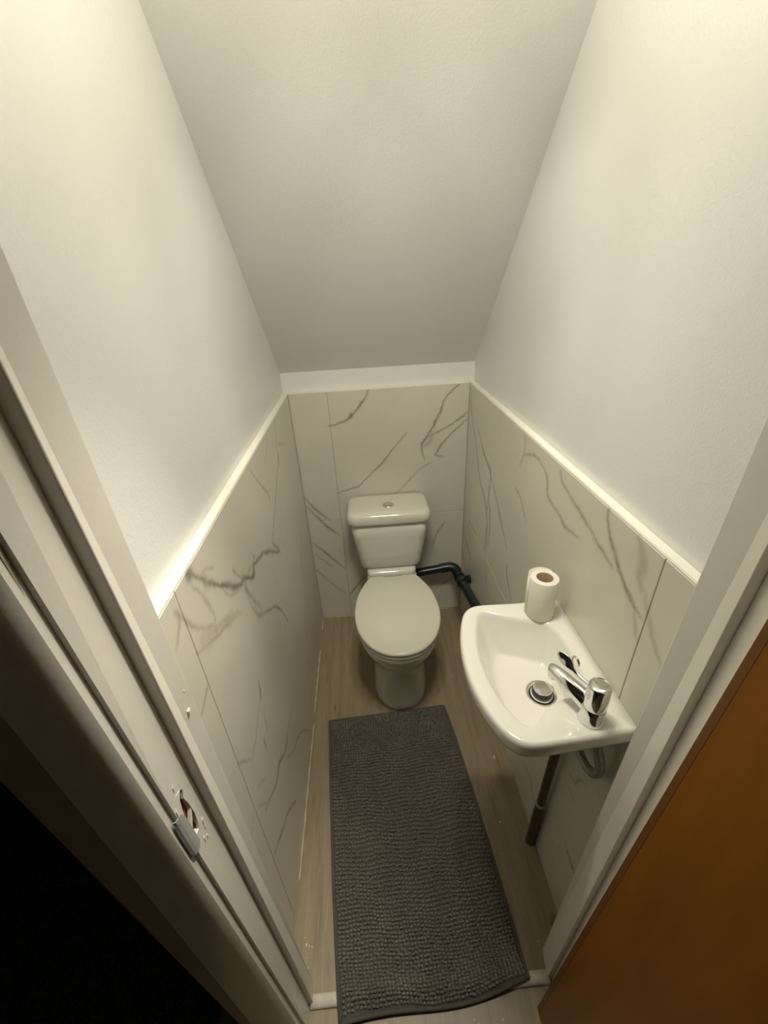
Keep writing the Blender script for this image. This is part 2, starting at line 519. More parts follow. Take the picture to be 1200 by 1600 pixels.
def seg_field(veins):
    segs = []
    for w, st, tn, pts in veins:
        path = spline([(p[0], p[1], 0) for p in pts], 7) if len(pts) > 2 else [Vector((p[0], p[1], 0)).lerp(Vector((pts[1][0], pts[1][1], 0)), 0) for p in pts]
        if len(pts) == 2:
            path = [path[0].lerp(path[1], i / 6) for i in range(7)]
        L = len(path)
        for i in range(1, L - 1):        # natural wobble across the run of the vein
            d = (path[i + 1] - path[i - 1]).normalized()
            k = 0.0011 * math.sin(i * 2.1 + pts[0][0] * 90) + 0.0009 * math.sin(i * 0.83 + w) + random.uniform(-.0006, .0006)
            path[i] = path[i] + Vector((-d.y, d.x, 0)) * k
        for i in range(L - 1):
            t = i / max(1, L - 2)
            taper = 0.5 + 0.5 * min(1, 4 * min(t, 1 - t) + 0.15)
            jit = 1 + 0.25 * math.sin(i * 0.4 + w * 3 + pts[0][0] * 40)
            segs.append((path[i].x, path[i].y, path[i + 1].x, path[i + 1].y, w * 0.001 * 1.25 * taper * jit, min(1.0, st * 1.1 * (0.65 + 0.35 * taper)), tn))
    # bucket the segments on a coarse grid
    G = {}
    g = 0.04
    for s in segs:
        r = s[4] * 2.2 + 0.008
        for a in range(int(math.floor((min(s[0], s[2]) - r) / g)), int(math.floor((max(s[0], s[2]) + r) / g)) + 1):
            for b in range(int(math.floor((min(s[1], s[3]) - r) / g)), int(math.floor((max(s[1], s[3]) + r) / g)) + 1):
                G.setdefault((a, b), []).append(s)
    def f(u, v):
        best, tint = 0.0, 0.4
        for x0, y0, x1, y1, w, st, tn in G.get((int(math.floor(u / g)), int(math.floor(v / g))), ()):
            dx, dy = x1 - x0, y1 - y0
            q = dx * dx + dy * dy
            t = 0 if q == 0 else max(0, min(1, ((u - x0) * dx + (v - y0) * dy) / q))
            d = math.hypot(u - x0 - t * dx, v - y0 - t * dy)
            soft = max(0.003, w * 1.1)
            e = st * max(0.0, min(1.0, 1 - (d - w * 0.35) / soft))
            # faint smoky halo on one side of the vein
            h = 0.2 * st * max(0.0, 1 - d / (w * 2 + 0.006))
            e = max(e, h)
            if e > best:
                best, tint = e, tn
        return best, tint
    return f

def tile(parent, axis, face, u0, u1, v0, v1, field, thick=0.008, res=0.0042):
    """one wall tile with a bevelled edge; axis is the wall normal ('x+', 'x-', 'y-')"""
    G = 0.0008
    u0, u1, v0, v1 = u0 + G, u1 - G, v0 + G, v1 - G
    bv = 0.0012
    nu = max(2, int((u1 - u0) / res))
    nv = max(2, int((v1 - v0) / res))
    us = [u0, u0 + bv] + [u0 + (u1 - u0) * i / nu for i in range(1, nu)] + [u1 - bv, u1]
    vs = [v0, v0 + bv] + [v0 + (v1 - v0) * i / nv for i in range(1, nv)] + [v1 - bv, v1]
    verts, vein, tint = [], [], []
    def put(u, v, d):
        if axis == 'x+':
            return (face - d, u, v)
        if axis == 'x-':
            return (face + d, u, v)
        return (u, face + d, v)
    A, B = len(us), len(vs)
    for j, v in enumerate(vs):
        for i, u in enumerate(us):
            e = i in (0, A - 1) or j in (0, B - 1)
            verts.append(put(u, v, 0.0009 if e else 0.0))
            a, t = field(u, v)
            vein.append(a)
            tint.append(t)
    faces = []
    for j in range(B - 1):
        for i in range(A - 1):
            q = (j * A + i, j * A + i + 1, (j + 1) * A + i + 1, (j + 1) * A + i)
            faces.append(q if axis in ('y-', 'x+') else q[::-1])
    # rim down to the wall
    loop = [i for i in range(A)] + [j * A + A - 1 for j in range(1, B)] + [(B - 1) * A + i for i in range(A - 2, -1, -1)] + [j * A for j in range(B - 2, 0, -1)]
    base = len(verts)
    for q in loop:
        p = Vector(verts[q])
        n = Vector({'x+': (-1, 0, 0), 'x-': (1, 0, 0), 'y-': (0, 1, 0)}[axis])
        verts.append(tuple(p + n * (thick - 0.0009)))
        vein.append(0.0)
        tint.append(0.4)
    L = len(loop)
    for i in range(L):
        q = (loop[i], base + i, base + (i + 1) % L, loop[(i + 1) % L])
        faces.append(q if axis in ('y-', 'x+') else q[::-1])
    me = bpy.data.meshes.new('tile')
    me.from_pydata(verts, [], faces)
    for nm, data in (('vein', vein), ('tint', tint)):
        at = me.attributes.new(nm, 'FLOAT', 'POINT')
        at.data.foreach_set('value', data)
    me.update()
    return obj('tile', me, M['tile'], parent)

JL, JR, JB, JH = 0.517, 0.503, -0.146, 0.604
fL, fB = seg_field(VEINS_LEFT), seg_field(VEINS_BACK)
fR = seg_field([(w * 1.45, st, tn, p) for w, st, tn, p in VEINS_RIGHT])
for u0, u1, v0, v1 in ((Y0, JL, 0, ZT), (JL, TB, 0, ZT)):
    tile(wall_left, 'x+', TL, u0, u1, v0, v1, fL)
for u0, u1, v0, v1 in ((Y0, JR, JH - 0.008, ZT), (Y0, 1.10, 0, JH - 0.008), (1.10, TB, 0, JH - 0.008), (JR, TB, JH - 0.008, ZT)):
    tile(wall_right, 'x-', TR, u0, u1, v0, v1, fR)
for u0, u1, v0, v1 in ((TL, JB, 0, JH), (TL, JB, JH, ZT), (JB, TR, 0, JH), (JB, TR, JH, ZT)):
    tile(wall_back, 'y-', TB, u0, u1, v0, v1, fB)
# grout bed behind the tiles, part of each wall
box('grout_bed', (XL, TL - 0.0025, Y0, YB, 0, ZT - 0.003), M['grout'], wall_left)
box('grout_bed', (TR + 0.0025, XR, Y0, YB, 0, ZT - 0.003), M['grout'], wall_right)
box('grout_bed', (TL - 0.0025, TR + 0.0025, TB + 0.0025, YB, 0, ZT - 0.003), M['grout'], wall_back)

# the painted ledge that caps the tiling
def ledge(name, pts, label):
    bm = bmesh.new()
    lo = [bm.verts.new((x, y, ZT - 0.0005)) for x, y in pts]
    hi = [bm.verts.new((x, y, ZT + 0.004)) for x, y in pts]
    bm.faces.new(lo[::-1])
    bm.faces.new(hi)
    for i in range(len(pts)):
        bm.faces.new((lo[i], lo[(i + 1) % len(pts)], hi[(i + 1) % len(pts)], hi[i]))
    bmesh.ops.recalc_face_normals(bm, faces=bm.faces)
    bmesh.ops.bevel(bm, geom=[e for e in bm.edges if abs(e.verts[0].co.z - e.verts[1].co.z) < 1e-5 and e.verts[0].co.z > ZT], offset=0.0015, segments=2, affect='EDGES')
    return struct(obj(name, bm, M['ledge'], None), label)
ledge('trim_1', [(XL, Y0), (TL - 0.001, Y0), (TL - 0.001, TB), (XL, YB)], 'white ledge capping the left wall tiles')
ledge('trim_2', [(XL, YB), (TL - 0.001, TB + 0.001), (TR + 0.001, TB + 0.001), (XR, YB)], 'white ledge capping the tiles behind the toilet')
ledge('trim_3', [(TR + 0.001, Y0), (XR, Y0), (XR, YB), (TR + 0.001, TB)], 'white ledge capping the right wall tiles')

# bead of sealant along the floor edge, broken in places
bd = bmesh.new()
for a, b in (((TL + 0.004, 1.7455), (-0.05, 1.7455)), ((TL + 0.003, 1.745), (TL + 0.003, 1.66)), ((TL + 0.003, 1.52), (TL + 0.002, 1.18)),
             ((TL + 0.003, 1.12), (TL + 0.002, 0.60)), ((0.28, 1.745), (0.38, 1.745))):
    n = max(2, int(math.hypot(a[0] - b[0], a[1] - b[1]) / 0.02))
    path = [Vector((a[0] + (b[0] - a[0]) * i / n + random.uniform(-.0008, .0008), a[1] + (b[1] - a[1]) * i / n + random.uniform(-.0008, .0008), 0.0005)) for i in range(n + 1)]
    rr = tube_rings(path, lambda t: 0.0028 * (0.75 + 0.25 * math.sin(t * 40)), 6)
    V = [[bd.verts.new(p) for p in r] for r in rr]
    for p, q in zip(V, V[1:]):
        for i in range(6):
            bd.faces.new((p[i], p[(i + 1) % 6], q[(i + 1) % 6], q[i]))
    bd.faces.new(V[0][::-1])
    bd.faces.new(V[-1])
struct(obj('trim_4', bd, M['bead'], None, True), 'pale sealant bead along the floor edge')

# ------------------------------------------------------------------ the doorway: jambs, stops, architrave, sill
ZD = 2.02
def xz(x0, x1, z):            # lean of a jamb edge: x at the floor, x at 1.25 m
    return x0 + (x1 - x0) * z / 1.25
def jamb_prism(name, pts, m, parent, bevel=0.0, n=1, wob=0.0):
    return prism(name, [(a, y) for a, b, y in pts], [(xz(a, b, ZD), y) for a, b, y in pts], 0.0, ZD, m, parent, bevel, n, wob)

frame = struct(thing('door_1', 'white painted door frame', 'door frame'), 'white gloss-painted door frame with chipped paint')
del frame['category']
# left side: stop, lining with the latch recess, architrave
jamb_prism('door_stop', [(-0.243, -0.254, 0.385), (-0.236, -0.2605, 0.345), (-0.2485, -0.2765, 0.345), (-0.30, -0.30, 0.345), (-0.30, -0.30, 0.385)], M['gloss'], frame, 0.0015)
# lining built as strips so the latch recess is a real hole
LZ0, LZ1, LY0, LY1 = 0.940, 1.030, 0.3080, 0.3240
lin = lambda z: xz(-0.2485, -0.2765, z)
lout = lambda z: xz(-0.243, -0.2845, z)
def lin_x(y, z):
    t = (y - 0.30) / 0.045
    return lout(z) * (1 - t) + lin(z) * t
def lining_piece(bm, y0, y1, z0, z1, depth=0.034):
    v = []
    for z in (z0, z1):
        for x, y in ((lin_x(y0, z), y0), (lin_x(y1, z), y1), (lin_x(y1, z) - depth, y1), (lin_x(y0, z) - depth, y0)):
            v.append(bm.verts.new((x, y, z)))
    for q in ((0, 1, 5, 4), (1, 2, 6, 5), (2, 3, 7, 6), (3, 0, 4, 7), (3, 2, 1, 0), (4, 5, 6, 7)):
        bm.faces.new([v[i] for i in q])
lb = bmesh.new()
lining_piece(lb, 0.30, 0.345, 0.0, LZ0)
lining_piece(lb, 0.30, 0.345, LZ1, ZD)
lining_piece(lb, 0.30, LY0, LZ0, LZ1)
lining_piece(lb, LY1, 0.345, LZ0, LZ1)
obj('door_jamb', lb, M['gloss'], frame)
# bare wood in the bottom of the recess, with a splinter bridging it
rb = bmesh.new()
lining_piece(rb, LY0, LY1, LZ0, LZ1)
for v in rb.verts:
    v.co.x -= 0.007
w = obj('latch_recess', rb, M['bare'], frame)
w['label'] = 'splintered bare wood in the latch recess'
# ragged paint lips round the recess
def ragged(name, poly, m, lift, th=0.0016, label=None):
    """thin flake lying on the left jamb: poly in (y, z)"""
    bm = bmesh.new()
    a = [bm.verts.new((lin_x(y, z) + lift + th, y, z)) for y, z in poly]
    b = [bm.verts.new((lin_x(y, z) + lift - 0.002, y, z)) for y, z in poly]
    bm.faces.new(a)
    bm.faces.new(b[::-1])
    for i in range(len(poly)):
        bm.faces.new((a[i], b[i], b[(i + 1) % len(poly)], a[(i + 1) % len(poly)]))
    bmesh.ops.recalc_face_normals(bm, faces=bm.faces)
    o = obj(name, bm, m, frame)
    if label:
        o['label'] = label
    return o
ragged('paint_lip', [(LY0 - 0.003, LZ0 + 0.02), (LY0 + 0.0015, LZ0 + 0.03), (LY0 + 0.0005, LZ0 + 0.05), (LY0 + 0.003, LZ0 + 0.066), (LY0 + 0.006, LZ1 - 0.010), (LY1 - 0.003, LZ1 + 0.002), (LY0 + 0.004, LZ1 + 0.004), (LY0 - 0.004, LZ1 - 0.01)], M['gloss'], -0.001)
ragged('paint_lip', [(LY1 + 0.002, LZ1 - 0.002), (LY1 - 0.004, LZ1 - 0.016), (LY1 - 0.001, LZ1 - 0.035), (LY1 - 0.0005, LZ0 + 0.03), (LY1 - 0.003, LZ0 + 0.010), (LY1 - 0.006, LZ0 - 0.002), (LY1 + 0.003, LZ0 - 0.004)], M['gloss'], -0.001)
ragged('splinter', [(LY0 + 0.001, LZ0 + 0.022), (LY1, LZ0 + 0.048), (LY1 + 0.001, LZ0 + 0.043), (LY0 + 0.002, LZ0 + 0.014)], M['chip'], -0.0025, 0.002)
# grey filler plate folded over the lining edge
pv, pf = [], []
for z, e in ((0.919, 0.5), (0.926, 1), (0.950, 1), (0.978, 1), (0.995, 0.85), (1.006, 0.4)):
    y2 = 0.302 + 0.0085 * e
    pv += [(lin_x(y2, z) + 0.0006, y2, z), (lin_x(0.305, z) + 0.0012, 0.305, z), (lout(z) + 0.0010, 0.3, z), (lout(z) - 0.0010, 0.2955, z), (lout(z) - 0.0045, 0.2925 + 0.003 * (1 - e), z)]
pf = [(j * 5 + i, j * 5 + i + 1, (j + 1) * 5 + i + 1, (j + 1) * 5 + i) for j in range(5) for i in range(4)]
pl = pyd('latch_plate', pv, pf, M['plate'], frame)
pl.modifiers.new('solid', 'SOLIDIFY').thickness = 0.0014
pl['label'] = 'grey latch plate bent over the jamb edge'
for y, z, r in ((0.3275, 0.925, 0.003), (0.329, 0.937, 0.004), (0.318, 0.912, 0.0035), (0.3235, 0.907, 0.0025), (0.3145, 1.047, 0.003), (0.303, 1.013, 0.004)):
    ragged('paint_chip', [(y - r * .5, z - r * 1.6), (y + r * .5, z - r), (y + r * .4, z + r * 1.7), (y - r * .3, z + r * 1.1)], M['chip'], 0.0, 0.0012)
def stop_chip(y, z, r):
    x = xz(-0.2395, -0.2572, z)
    bm = bmesh.new()
    q = [(x + 0.0015, y - r * .6, z - r), (x + 0.0015, y + r * .6, z - r * .4), (x + 0.0015, y + r * .5, z + r), (x + .0015, y - r * .5, z + r * .5)]
    q = [(p[0] - 0.0008, p[1], p[2]) for p in q]
    a = [bm.verts.new(p) for p in q]
    b = [bm.verts.new((p[0] - 0.004, p[1], p[2])) for p in q]
    bm.faces.new(a)
    for i in range(4):
        bm.faces.new((a[i], b[i], b[(i + 1) % 4], a[(i + 1) % 4]))
    obj('paint_chip', bm, M['chip'], frame)
stop_chip(0.372, 1.118, 0.004)
stop_chip(0.378, 1.150, 0.0025)

# architrave with rounded inner edge, set back from the lining edge
arch_b = [(-0.249, 0.30), (-0.2505, 0.289), (-0.258, 0.281), (-0.268, 0.278), (-0.330, 0.278), (-0.334, 0.284), (-0.334, 0.31), (-0.249, 0.31)]
arch_t = [(-0.291, 0.30), (-0.2925, 0.289), (-0.300, 0.281), (-0.310, 0.278), (-0.362, 0.278), (-0.366, 0.284), (-0.366, 0.31), (-0.291, 0.31)]
arch_t = [(xz(b[0], t[0], ZD), b[1]) for b, t in zip(arch_b, arch_t)]
o = prism('architrave', arch_b, arch_t, 0.0, ZD, M['gloss'], frame)
for p in o.data.polygons:
    p.use_smooth = True
sharp(o, 0.6)
# the front wall either side of the doorway and over it
wf = bmesh.new()
def wall_prism(bm, b, t, z0, z1):
    r0 = [bm.verts.new((x, y, z0)) for x, y in b]
    r1 = [bm.verts.new((x, y, z1)) for x, y in t]
    n = len(b)
    bm.faces.new(r0[::-1]); bm.faces.new(r1)
    for i in range(n):
        bm.faces.new((r0[i], r0[(i + 1) % n], r1[(i + 1) % n], r1[i]))
wall_prism(wf, [(-0.372, 0.295), (-0.285, 0.295), (-0.285, 0.3849), (-0.372, 0.3849)],
           [(xz(-0.372, -0.444, 2.5), 0.295), (-0.305, 0.295), (-0.305, 0.3849), (xz(-0.372, -0.444, 2.5), 0.3849)], 0.0, 2.5)
add_box(wf, 0.435, 1.3, 0.315, 0.3849, 0.0, 2.5)
add_box(wf, -0.36, 0.60, 0.295, 0.3849, ZD, 2.5)
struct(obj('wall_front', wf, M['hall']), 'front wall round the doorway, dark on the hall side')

# right side: stop, lining; the architrave is behind the open door
jamb_prism('door_stop', [(0.374, 0.4045, 0.40), (0.363, 0.4085, 0.345), (0.377, 0.4255, 0.345), (0.436, 0.436, 0.345), (0.44, 0.44, 0.40)], M['gloss'], frame, 0.0015)
jamb_prism('door_jamb', [(0.375, 0.4235, 0.345), (0.374, 0.4215, 0.30), (0.44, 0.45, 0.30), (0.44, 0.45, 0.345)], M['gloss'], frame, 0.0015)
# rounded bead that runs beside the door edge
jamb_prism('hinge_bead', [(0.3745, 0.423, 0.3005), (0.3655, 0.4135, 0.3045), (0.3635, 0.4115, 0.310), (0.3655, 0.4135, 0.3155), (0.3745, 0.423, 0.3195)], M['gloss'], frame)
box('head_jamb', (-0.30, 0.45, 0.30, 0.385, ZD - 0.03, ZD), M['gloss'], frame)
# painted sill strip
sb = [(0.3335, 0.0), (0.334, 0.008), (0.338, 0.0115), (0.345, 0.013), (0.355, 0.012), (0.360, 0.009), (0.362, 0.0)]
rings = []
for i in range(25):
    x = -0.243 + (0.368 + 0.243) * i / 24
    rings.append([Vector((x, y + random.uniform(-.0006, .0006), z + (random.uniform(-.0006, .0006) if z > 0 else 0))) for y, z in sb])
o = loft('sill', rings, M['sill'], frame)

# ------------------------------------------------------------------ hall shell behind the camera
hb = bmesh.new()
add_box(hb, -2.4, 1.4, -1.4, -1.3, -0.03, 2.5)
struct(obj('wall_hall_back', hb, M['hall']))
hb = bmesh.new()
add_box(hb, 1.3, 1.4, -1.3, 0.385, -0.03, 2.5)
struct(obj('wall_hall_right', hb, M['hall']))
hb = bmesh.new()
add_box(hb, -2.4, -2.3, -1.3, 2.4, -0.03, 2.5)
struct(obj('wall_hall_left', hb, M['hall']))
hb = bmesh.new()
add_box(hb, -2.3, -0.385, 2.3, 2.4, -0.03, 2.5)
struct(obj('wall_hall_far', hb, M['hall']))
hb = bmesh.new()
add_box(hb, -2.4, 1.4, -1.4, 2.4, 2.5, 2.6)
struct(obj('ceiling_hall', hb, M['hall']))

# ------------------------------------------------------------------ the open door leaf
leaf = thing('door_leaf', 'open orange-brown wooden door standing out into the hall on the right', 'door', (0.33, 0.30, 0.0))
def leaf_box(name, y0, y1, d0, d1, z0, z1, m, bevel=0.0):
    def X(y, z):
        return 0.3195 + 0.058 * z + (0.30 - y) * 0.03
    bm = bmesh.new()
    v = []
    for z in (z0, z1):
        for y, d in ((y0, d0), (y1, d0), (y1, d1), (y0, d1)):
            v.append(bm.verts.new((X(y, z) + d, y, z)))
    for q in ((0, 1, 5, 4), (1, 2, 6, 5), (2, 3, 7, 6), (3, 0, 4, 7), (3, 2, 1, 0), (4, 5, 6, 7)):
        bm.faces.new([v[i] for i in q])
    bmesh.ops.recalc_face_normals(bm, faces=bm.faces)
    if bevel:
        bmesh.ops.bevel(bm, geom=bm.edges[:], offset=bevel, segments=2, affect='EDGES')
    return obj(name, bm, m, leaf)
leaf_box('door_panel', -0.38, 0.288, 0.0, 0.035, 0.0, 1.985, M['door'])
leaf_box('edge_lipping', 0.288, 0.300, 0.0006, 0.0344, 0.0, 1.985, M['lip'], 0.001)
leaf_box('edge_lipping', -0.392, -0.38, 0.0006, 0.0344, 0.0, 1.985, M['lip'], 0.001)

# ------------------------------------------------------------------ toilet
TX = 0.074
toilet = thing('toilet', 'white close-coupled ceramic toilet with closed lid against the back wall', 'toilet', (TX, 1.45, 0))
def pan_ring(z, w, yf, yc, back, ins=0.0, p=0.92, nf=20, nb=18):
    """closed outline: superelliptic front from yf to the widest line yc, then a back profile of (y, half-width)"""
    side = []
    for i in range(nf):
        a = math.pi / 2 * i / nf
        side.append(((w - ins) * math.sin(a) ** p, yc - (yc - yf - ins) * math.cos(a) ** (0.96 if i else 1)))
    bp = spline([(y, h, 0) for y, h in [(yc, w)] + back], 10)
    L = [0.0]
    for q, r in zip(bp, bp[1:]):
        L.append(L[-1] + (r - q).length)
    for i in range(nb + 1):
        t = L[-1] * i / nb
        j = max(k for k in range(len(L) - 1) if L[k] <= t + 1e-9)
        q = bp[j].lerp(bp[j + 1], min(1, (t - L[j]) / max(1e-9, L[j + 1] - L[j])))
        side.append((q.y - ins, min(q.x, back[-1][0] - ins)))
    out = [Vector((TX + x, y, z)) for x, y in side]
    out += [Vector((TX - x, y, z)) for x, y in side[:0:-1]]
    return out
def mixback(A, B, t):
    return [(p[0] + (q[0] - p[0]) * t, p[1] + (q[1] - p[1]) * t) for p, q in zip(A, B)]
FOOT = [(1.38, .110), (1.46, .106), (1.54, .103), (1.62, .101), (1.68, .100)]
RIM = [(1.355, .161), (1.42, .1435), (1.475, .119), (1.56, .112), (1.735, .117)]
pan_r = [(0.0, .112, 1.150, 1.29, 0), (0.006, .115, 1.146, 1.29, 0), (0.03, .1145, 1.148, 1.29, 0), (0.08, .111, 1.157, 1.29, 0),
         (0.14, .1085, 1.166, 1.29, .02), (0.19, .109, 1.166, 1.29, .06), (0.235, .115, 1.150, 1.288, .15),
         (0.275, .130, 1.122, 1.286, .36), (0.315, .148, 1.092, 1.286, .64), (0.35, .160, 1.072, 1.288, .84),
         (0.378, .166, 1.062, 1.29, .97), (0.392, .167, 1.060, 1.29, 1), (0.3975, .164, 1.063, 1.29, 1)]
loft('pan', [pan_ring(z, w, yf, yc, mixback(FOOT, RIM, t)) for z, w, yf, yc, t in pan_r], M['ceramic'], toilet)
LIDB = [(1.35, .1655), (1.41, .152), (1.465, .1285), (1.495, .1125), (1.508, .105)]
def plate(name, z0, z1, w, yf, m, rnd=0.006, dome=0.0, shrink=0.0):
    R = [(z0, rnd), (z0 + rnd * .35, rnd * .3), (z0 + rnd, 0), (z1 - rnd, 0), (z1 - rnd * .45, rnd * .25), (z1 - rnd * .12, rnd * .7), (z1, rnd * 1.3)]
    bk = [(y, h - shrink) for y, h in LIDB]
    rings = [pan_ring(z, w, yf, 1.29, bk, i) for z, i in R]
    last = rings[-1]
    cx, cy = TX, 1.28
    for f in (0.75, 0.5, 0.25):
        rings.append([Vector((cx + (q.x - cx) * f, cy + (q.y - cy) * f, z1 + dome * (1 - f * f))) for q in last])
    return loft(name, rings, m, toilet)
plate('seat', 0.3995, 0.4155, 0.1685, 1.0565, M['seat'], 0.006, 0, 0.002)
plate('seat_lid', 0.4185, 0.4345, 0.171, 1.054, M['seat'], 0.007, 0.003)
for s in (-1, 1):
    lathe('seat_hinge', [(0.0, -0.028), (0.0095, -0.028), (0.0105, -0.026), (0.0105, 0.026), (0.0095, 0.028), (0.0, 0.028)], (TX + s * 0.070, 1.520, 0.412), M['seat'], toilet, (1, 0, 0), 20)

def rrect(z, x, yf, yb, r, n=10):
    """rounded rectangle, half-width x, front yf, back yb"""
    out = []
    for cx, cy, a0 in ((x - r, yb - r, 0), (-x + r, yb - r, 90), (-x + r, yf + r, 180), (x - r, yf + r, 270)):
        for i in range(n + 1):
            a = math.radians(a0 + 90 * i / n)
            out.append(Vector((TX + cx + r * math.cos(a), cy + r * math.sin(a), z)))
    return out
YW = 1.744
cis = [(0.424, .118, 1.592, .030), (0.4265, .130, 1.582, .034), (0.434, .1375, 1.575, .036), (0.45, .1395, 1.572, .036), (0.52, .150, 1.567, .036), (0.60, .1615, 1.562, .036), (0.672, .1705, 1.558, .036)]
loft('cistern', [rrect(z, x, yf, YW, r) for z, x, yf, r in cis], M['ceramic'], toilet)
# the raised shelf of the pan that carries the cistern
loft('pan_shelf', [rrect(z, x, yf, 1.736, r) for z, x, yf, r in ((0.394, .113, 1.548, .03), (0.412, .1125, 1.550, .03), (0.420, .111, 1.556, .03), (0.4255, .107, 1.566, .03))], M['ceramic'], toilet)
lid_r = [(0.673, .172, 1.553, .036), (0.676, .1785, 1.548, .040), (0.684, .1815, 1.5445, .042), (0.700, .1815, 1.5445, .042), (0.712, .1795, 1.547, .041), (0.7205, .174, 1.553, .039), (0.7255, .164, 1.564, .036)]
rings = [rrect(z, x, yf, YW, r) for z, x, yf, r in lid_r]
for f in (0.8, 0.55, 0.25):
    cy = 1.654
    rings.append([Vector((TX + (p.x - TX) * f, cy + (p.y - cy) * f, 0.7255 + 0.0025 * (1 - f * f))) for p in rings[6]])
lid = loft('cistern_lid', rings, M['ceramic'], toilet)
BX, BY, BZ = 0.075, 1.626, 0.7272
lathe('flush_surround', [(0.0, 0.0), (0.0255, 0.0), (0.0255, 0.003), (0.0235, 0.005), (0.0195, 0.0052), (0.0185, 0.003), (0, 0.003)], (BX, BY, BZ), M['chrome'], lid)
for s in (1, -1):        # the split dual-flush button
    pts = []
    a0 = -60 if s > 0 else 120 + 4
    bm = bmesh.new()
    arc = [math.radians(-75 + 150 * i / 16) for i in range(17)] if s > 0 else [math.radians(93 + 174 * i / 16) for i in range(17)]
    q = [(BX + 0.0165 * math.cos(a), BY + 0.0165 * math.sin(a)) for a in arc]
    lo = [bm.verts.new((x, y, BZ + 0.001)) for x, y in q]
    hi = [bm.verts.new((x, y, BZ + 0.0065)) for x, y in q]
    bm.faces.new(lo[::-1]); bm.faces.new(hi)
    for i in range(17):
        bm.faces.new((lo[i], lo[(i + 1) % 17], hi[(i + 1) % 17], hi[i]))
    bmesh.ops.recalc_face_normals(bm, faces=bm.faces)
    bmesh.ops.bevel(bm, geom=[e for e in bm.edges if e.verts[0].co.z > BZ + .006 and e.verts[1].co.z > BZ + .006], offset=0.0012, segments=2, affect='EDGES')
    obj('flush_button', bm, M['chrome'], lid)

# ------------------------------------------------------------------ wash basin
sink = thing('wash_basin', 'small white D-shaped cloakroom basin fixed to the right wall', 'wash basin', (0.442, 0.61, 0.84))
SC = (0.325, 0.605)
NS = 200
OUT = [(.4425, .4385), (.4425, .4385), (.4425, .4405), (.4425, .52), (.4425, .62), (.4425, .70), (.4425, .786), (.4425, .789), (.4425, .789), (.439, .789), (.400, .788), (.345, .788), (.284, .790), (.246, .791), (.222, .785), (.203, .765), (.190, .730), (.180, .690), (.1725, .640), (.1715, .595), (.176, .547),
       (.187, .503), (.202, .466), (.215, .445), (.231, .431), (.252, .4255), (.30, .427), (.37, .432), (.438, .438)]
INN = [(.398, .700), (.388, .712), (.368, .7215), (.294, .746), (.262, .762), (.247, .765), (.236, .752), (.224, .715), (.213, .672), (.208, .632), (.210, .570), (.222, .519), (.239, .480),
       (.250, .466), (.264, .464), (.279, .472), (.293, .489), (.318, .507), (.352, .515), (.385, .522), (.400, .545), (.406, .60), (.405, .66)]
BOT = [(.380, .668), (.365, .676), (.320, .694), (.292, .705), (.275, .704), (.264, .690), (.255, .660), (.250, .625), (.250, .585), (.258, .545), (.270, .520),
       (.285, .510), (.305, .515), (.335, .530), (.365, .545), (.382, .57), (.386, .62)]
ANG = [2 * math.pi * (i + 0.5) / NS for i in range(NS)]
for c in ((.4425, .4385), (.4425, .789)):      # one ray exactly through each wall corner
    w = math.atan2(c[1] - SC[1], c[0] - SC[0]) % (2 * math.pi)
    k = min(range(NS), key=lambda i: abs(ANG[i] - w))
    ANG[k] = w
def chaikin(P, k):
    for _ in range(k):
        Q = []
        for a, b in zip(P, P[1:] + P[:1]):
            Q += [(a[0] * .78 + b[0] * .22, a[1] * .78 + b[1] * .22), (a[0] * .22 + b[0] * .78, a[1] * .22 + b[1] * .78)]
        P = Q
    return P
def cast(P):
    out = []
    for i in range(NS):
        a = ANG[i]
        dx, dy = math.cos(a), math.sin(a)
        best = 0.0
        for (x0, y0), (x1, y1) in zip(P, P[1:] + P[:1]):
            ex, ey = x1 - x0, y1 - y0
            den = dx * ey - dy * ex
            if abs(den) < 1e-12:
                continue
            t = ((x0 - SC[0]) * ey - (y0 - SC[1]) * ex) / den
            s = ((x0 - SC[0]) * dy - (y0 - SC[1]) * dx) / den
            if t > 0 and -1e-6 <= s <= 1 + 1e-6:
                best = max(best, t)
        out.append((SC[0] + dx * best, SC[1] + dy * best))
    return out
pO = cast(chaikin(OUT, 2))
pO0 = [(min(x, .4425), y) for x, y in pO]
pI = cast(chaikin(INN, 2))
pB = cast(chaikin(BOT, 3))
def inset(P, d):
    return [(x + (SC[0] - x) * d / math.hypot(x - SC[0], y - SC[1]) if x < .441 else x, y + (SC[1] - y) * d / math.hypot(x - SC[0], y - SC[1])) for x, y in P]
def mixp(A, B, t):
    return [(a[0] + (b[0] - a[0]) * t, a[1] + (b[1] - a[1]) * t) for a, b in zip(A, B)]
def zr(P, z):
    return [Vector((x, y, z)) for x, y in P]
ZR = 0.880
def scl(P, f, c=(0.36, 0.60)):
    return [(c[0] + (x - c[0]) * f, c[1] + (y - c[1]) * f) for x, y in P]
def keepwall(A, P):
    return [(a[0] if a[0] > .441 else b[0], b[1]) for a, b in zip(A, P)]
rings = []
rings.append(zr(keepwall(pO0, scl(pB, 0.30)), 0.742))
rings.append(zr(keepwall(pO0, scl(pB, 0.75)), 0.745))
rings.append(zr(keepwall(pO0, mixp(pB, pI, 0.25)), 0.762))
rings.append(zr(keepwall(pO0, mixp(pB, pI, 0.8)), 0.802))
rings.append(zr(keepwall(pO0, mixp(pI, pO0, 0.55)), 0.832))
rings.append(zr(inset(pO0, 0.006), 0.8395))
rings.append(zr(inset(pO0, 0.0025), 0.8425))
rings.append(zr(inset(pO0, 0.0005), 0.850))
rings.append(zr(pO0, 0.868))
rings.append(zr(inset(pO0, 0.0012), 0.8745))
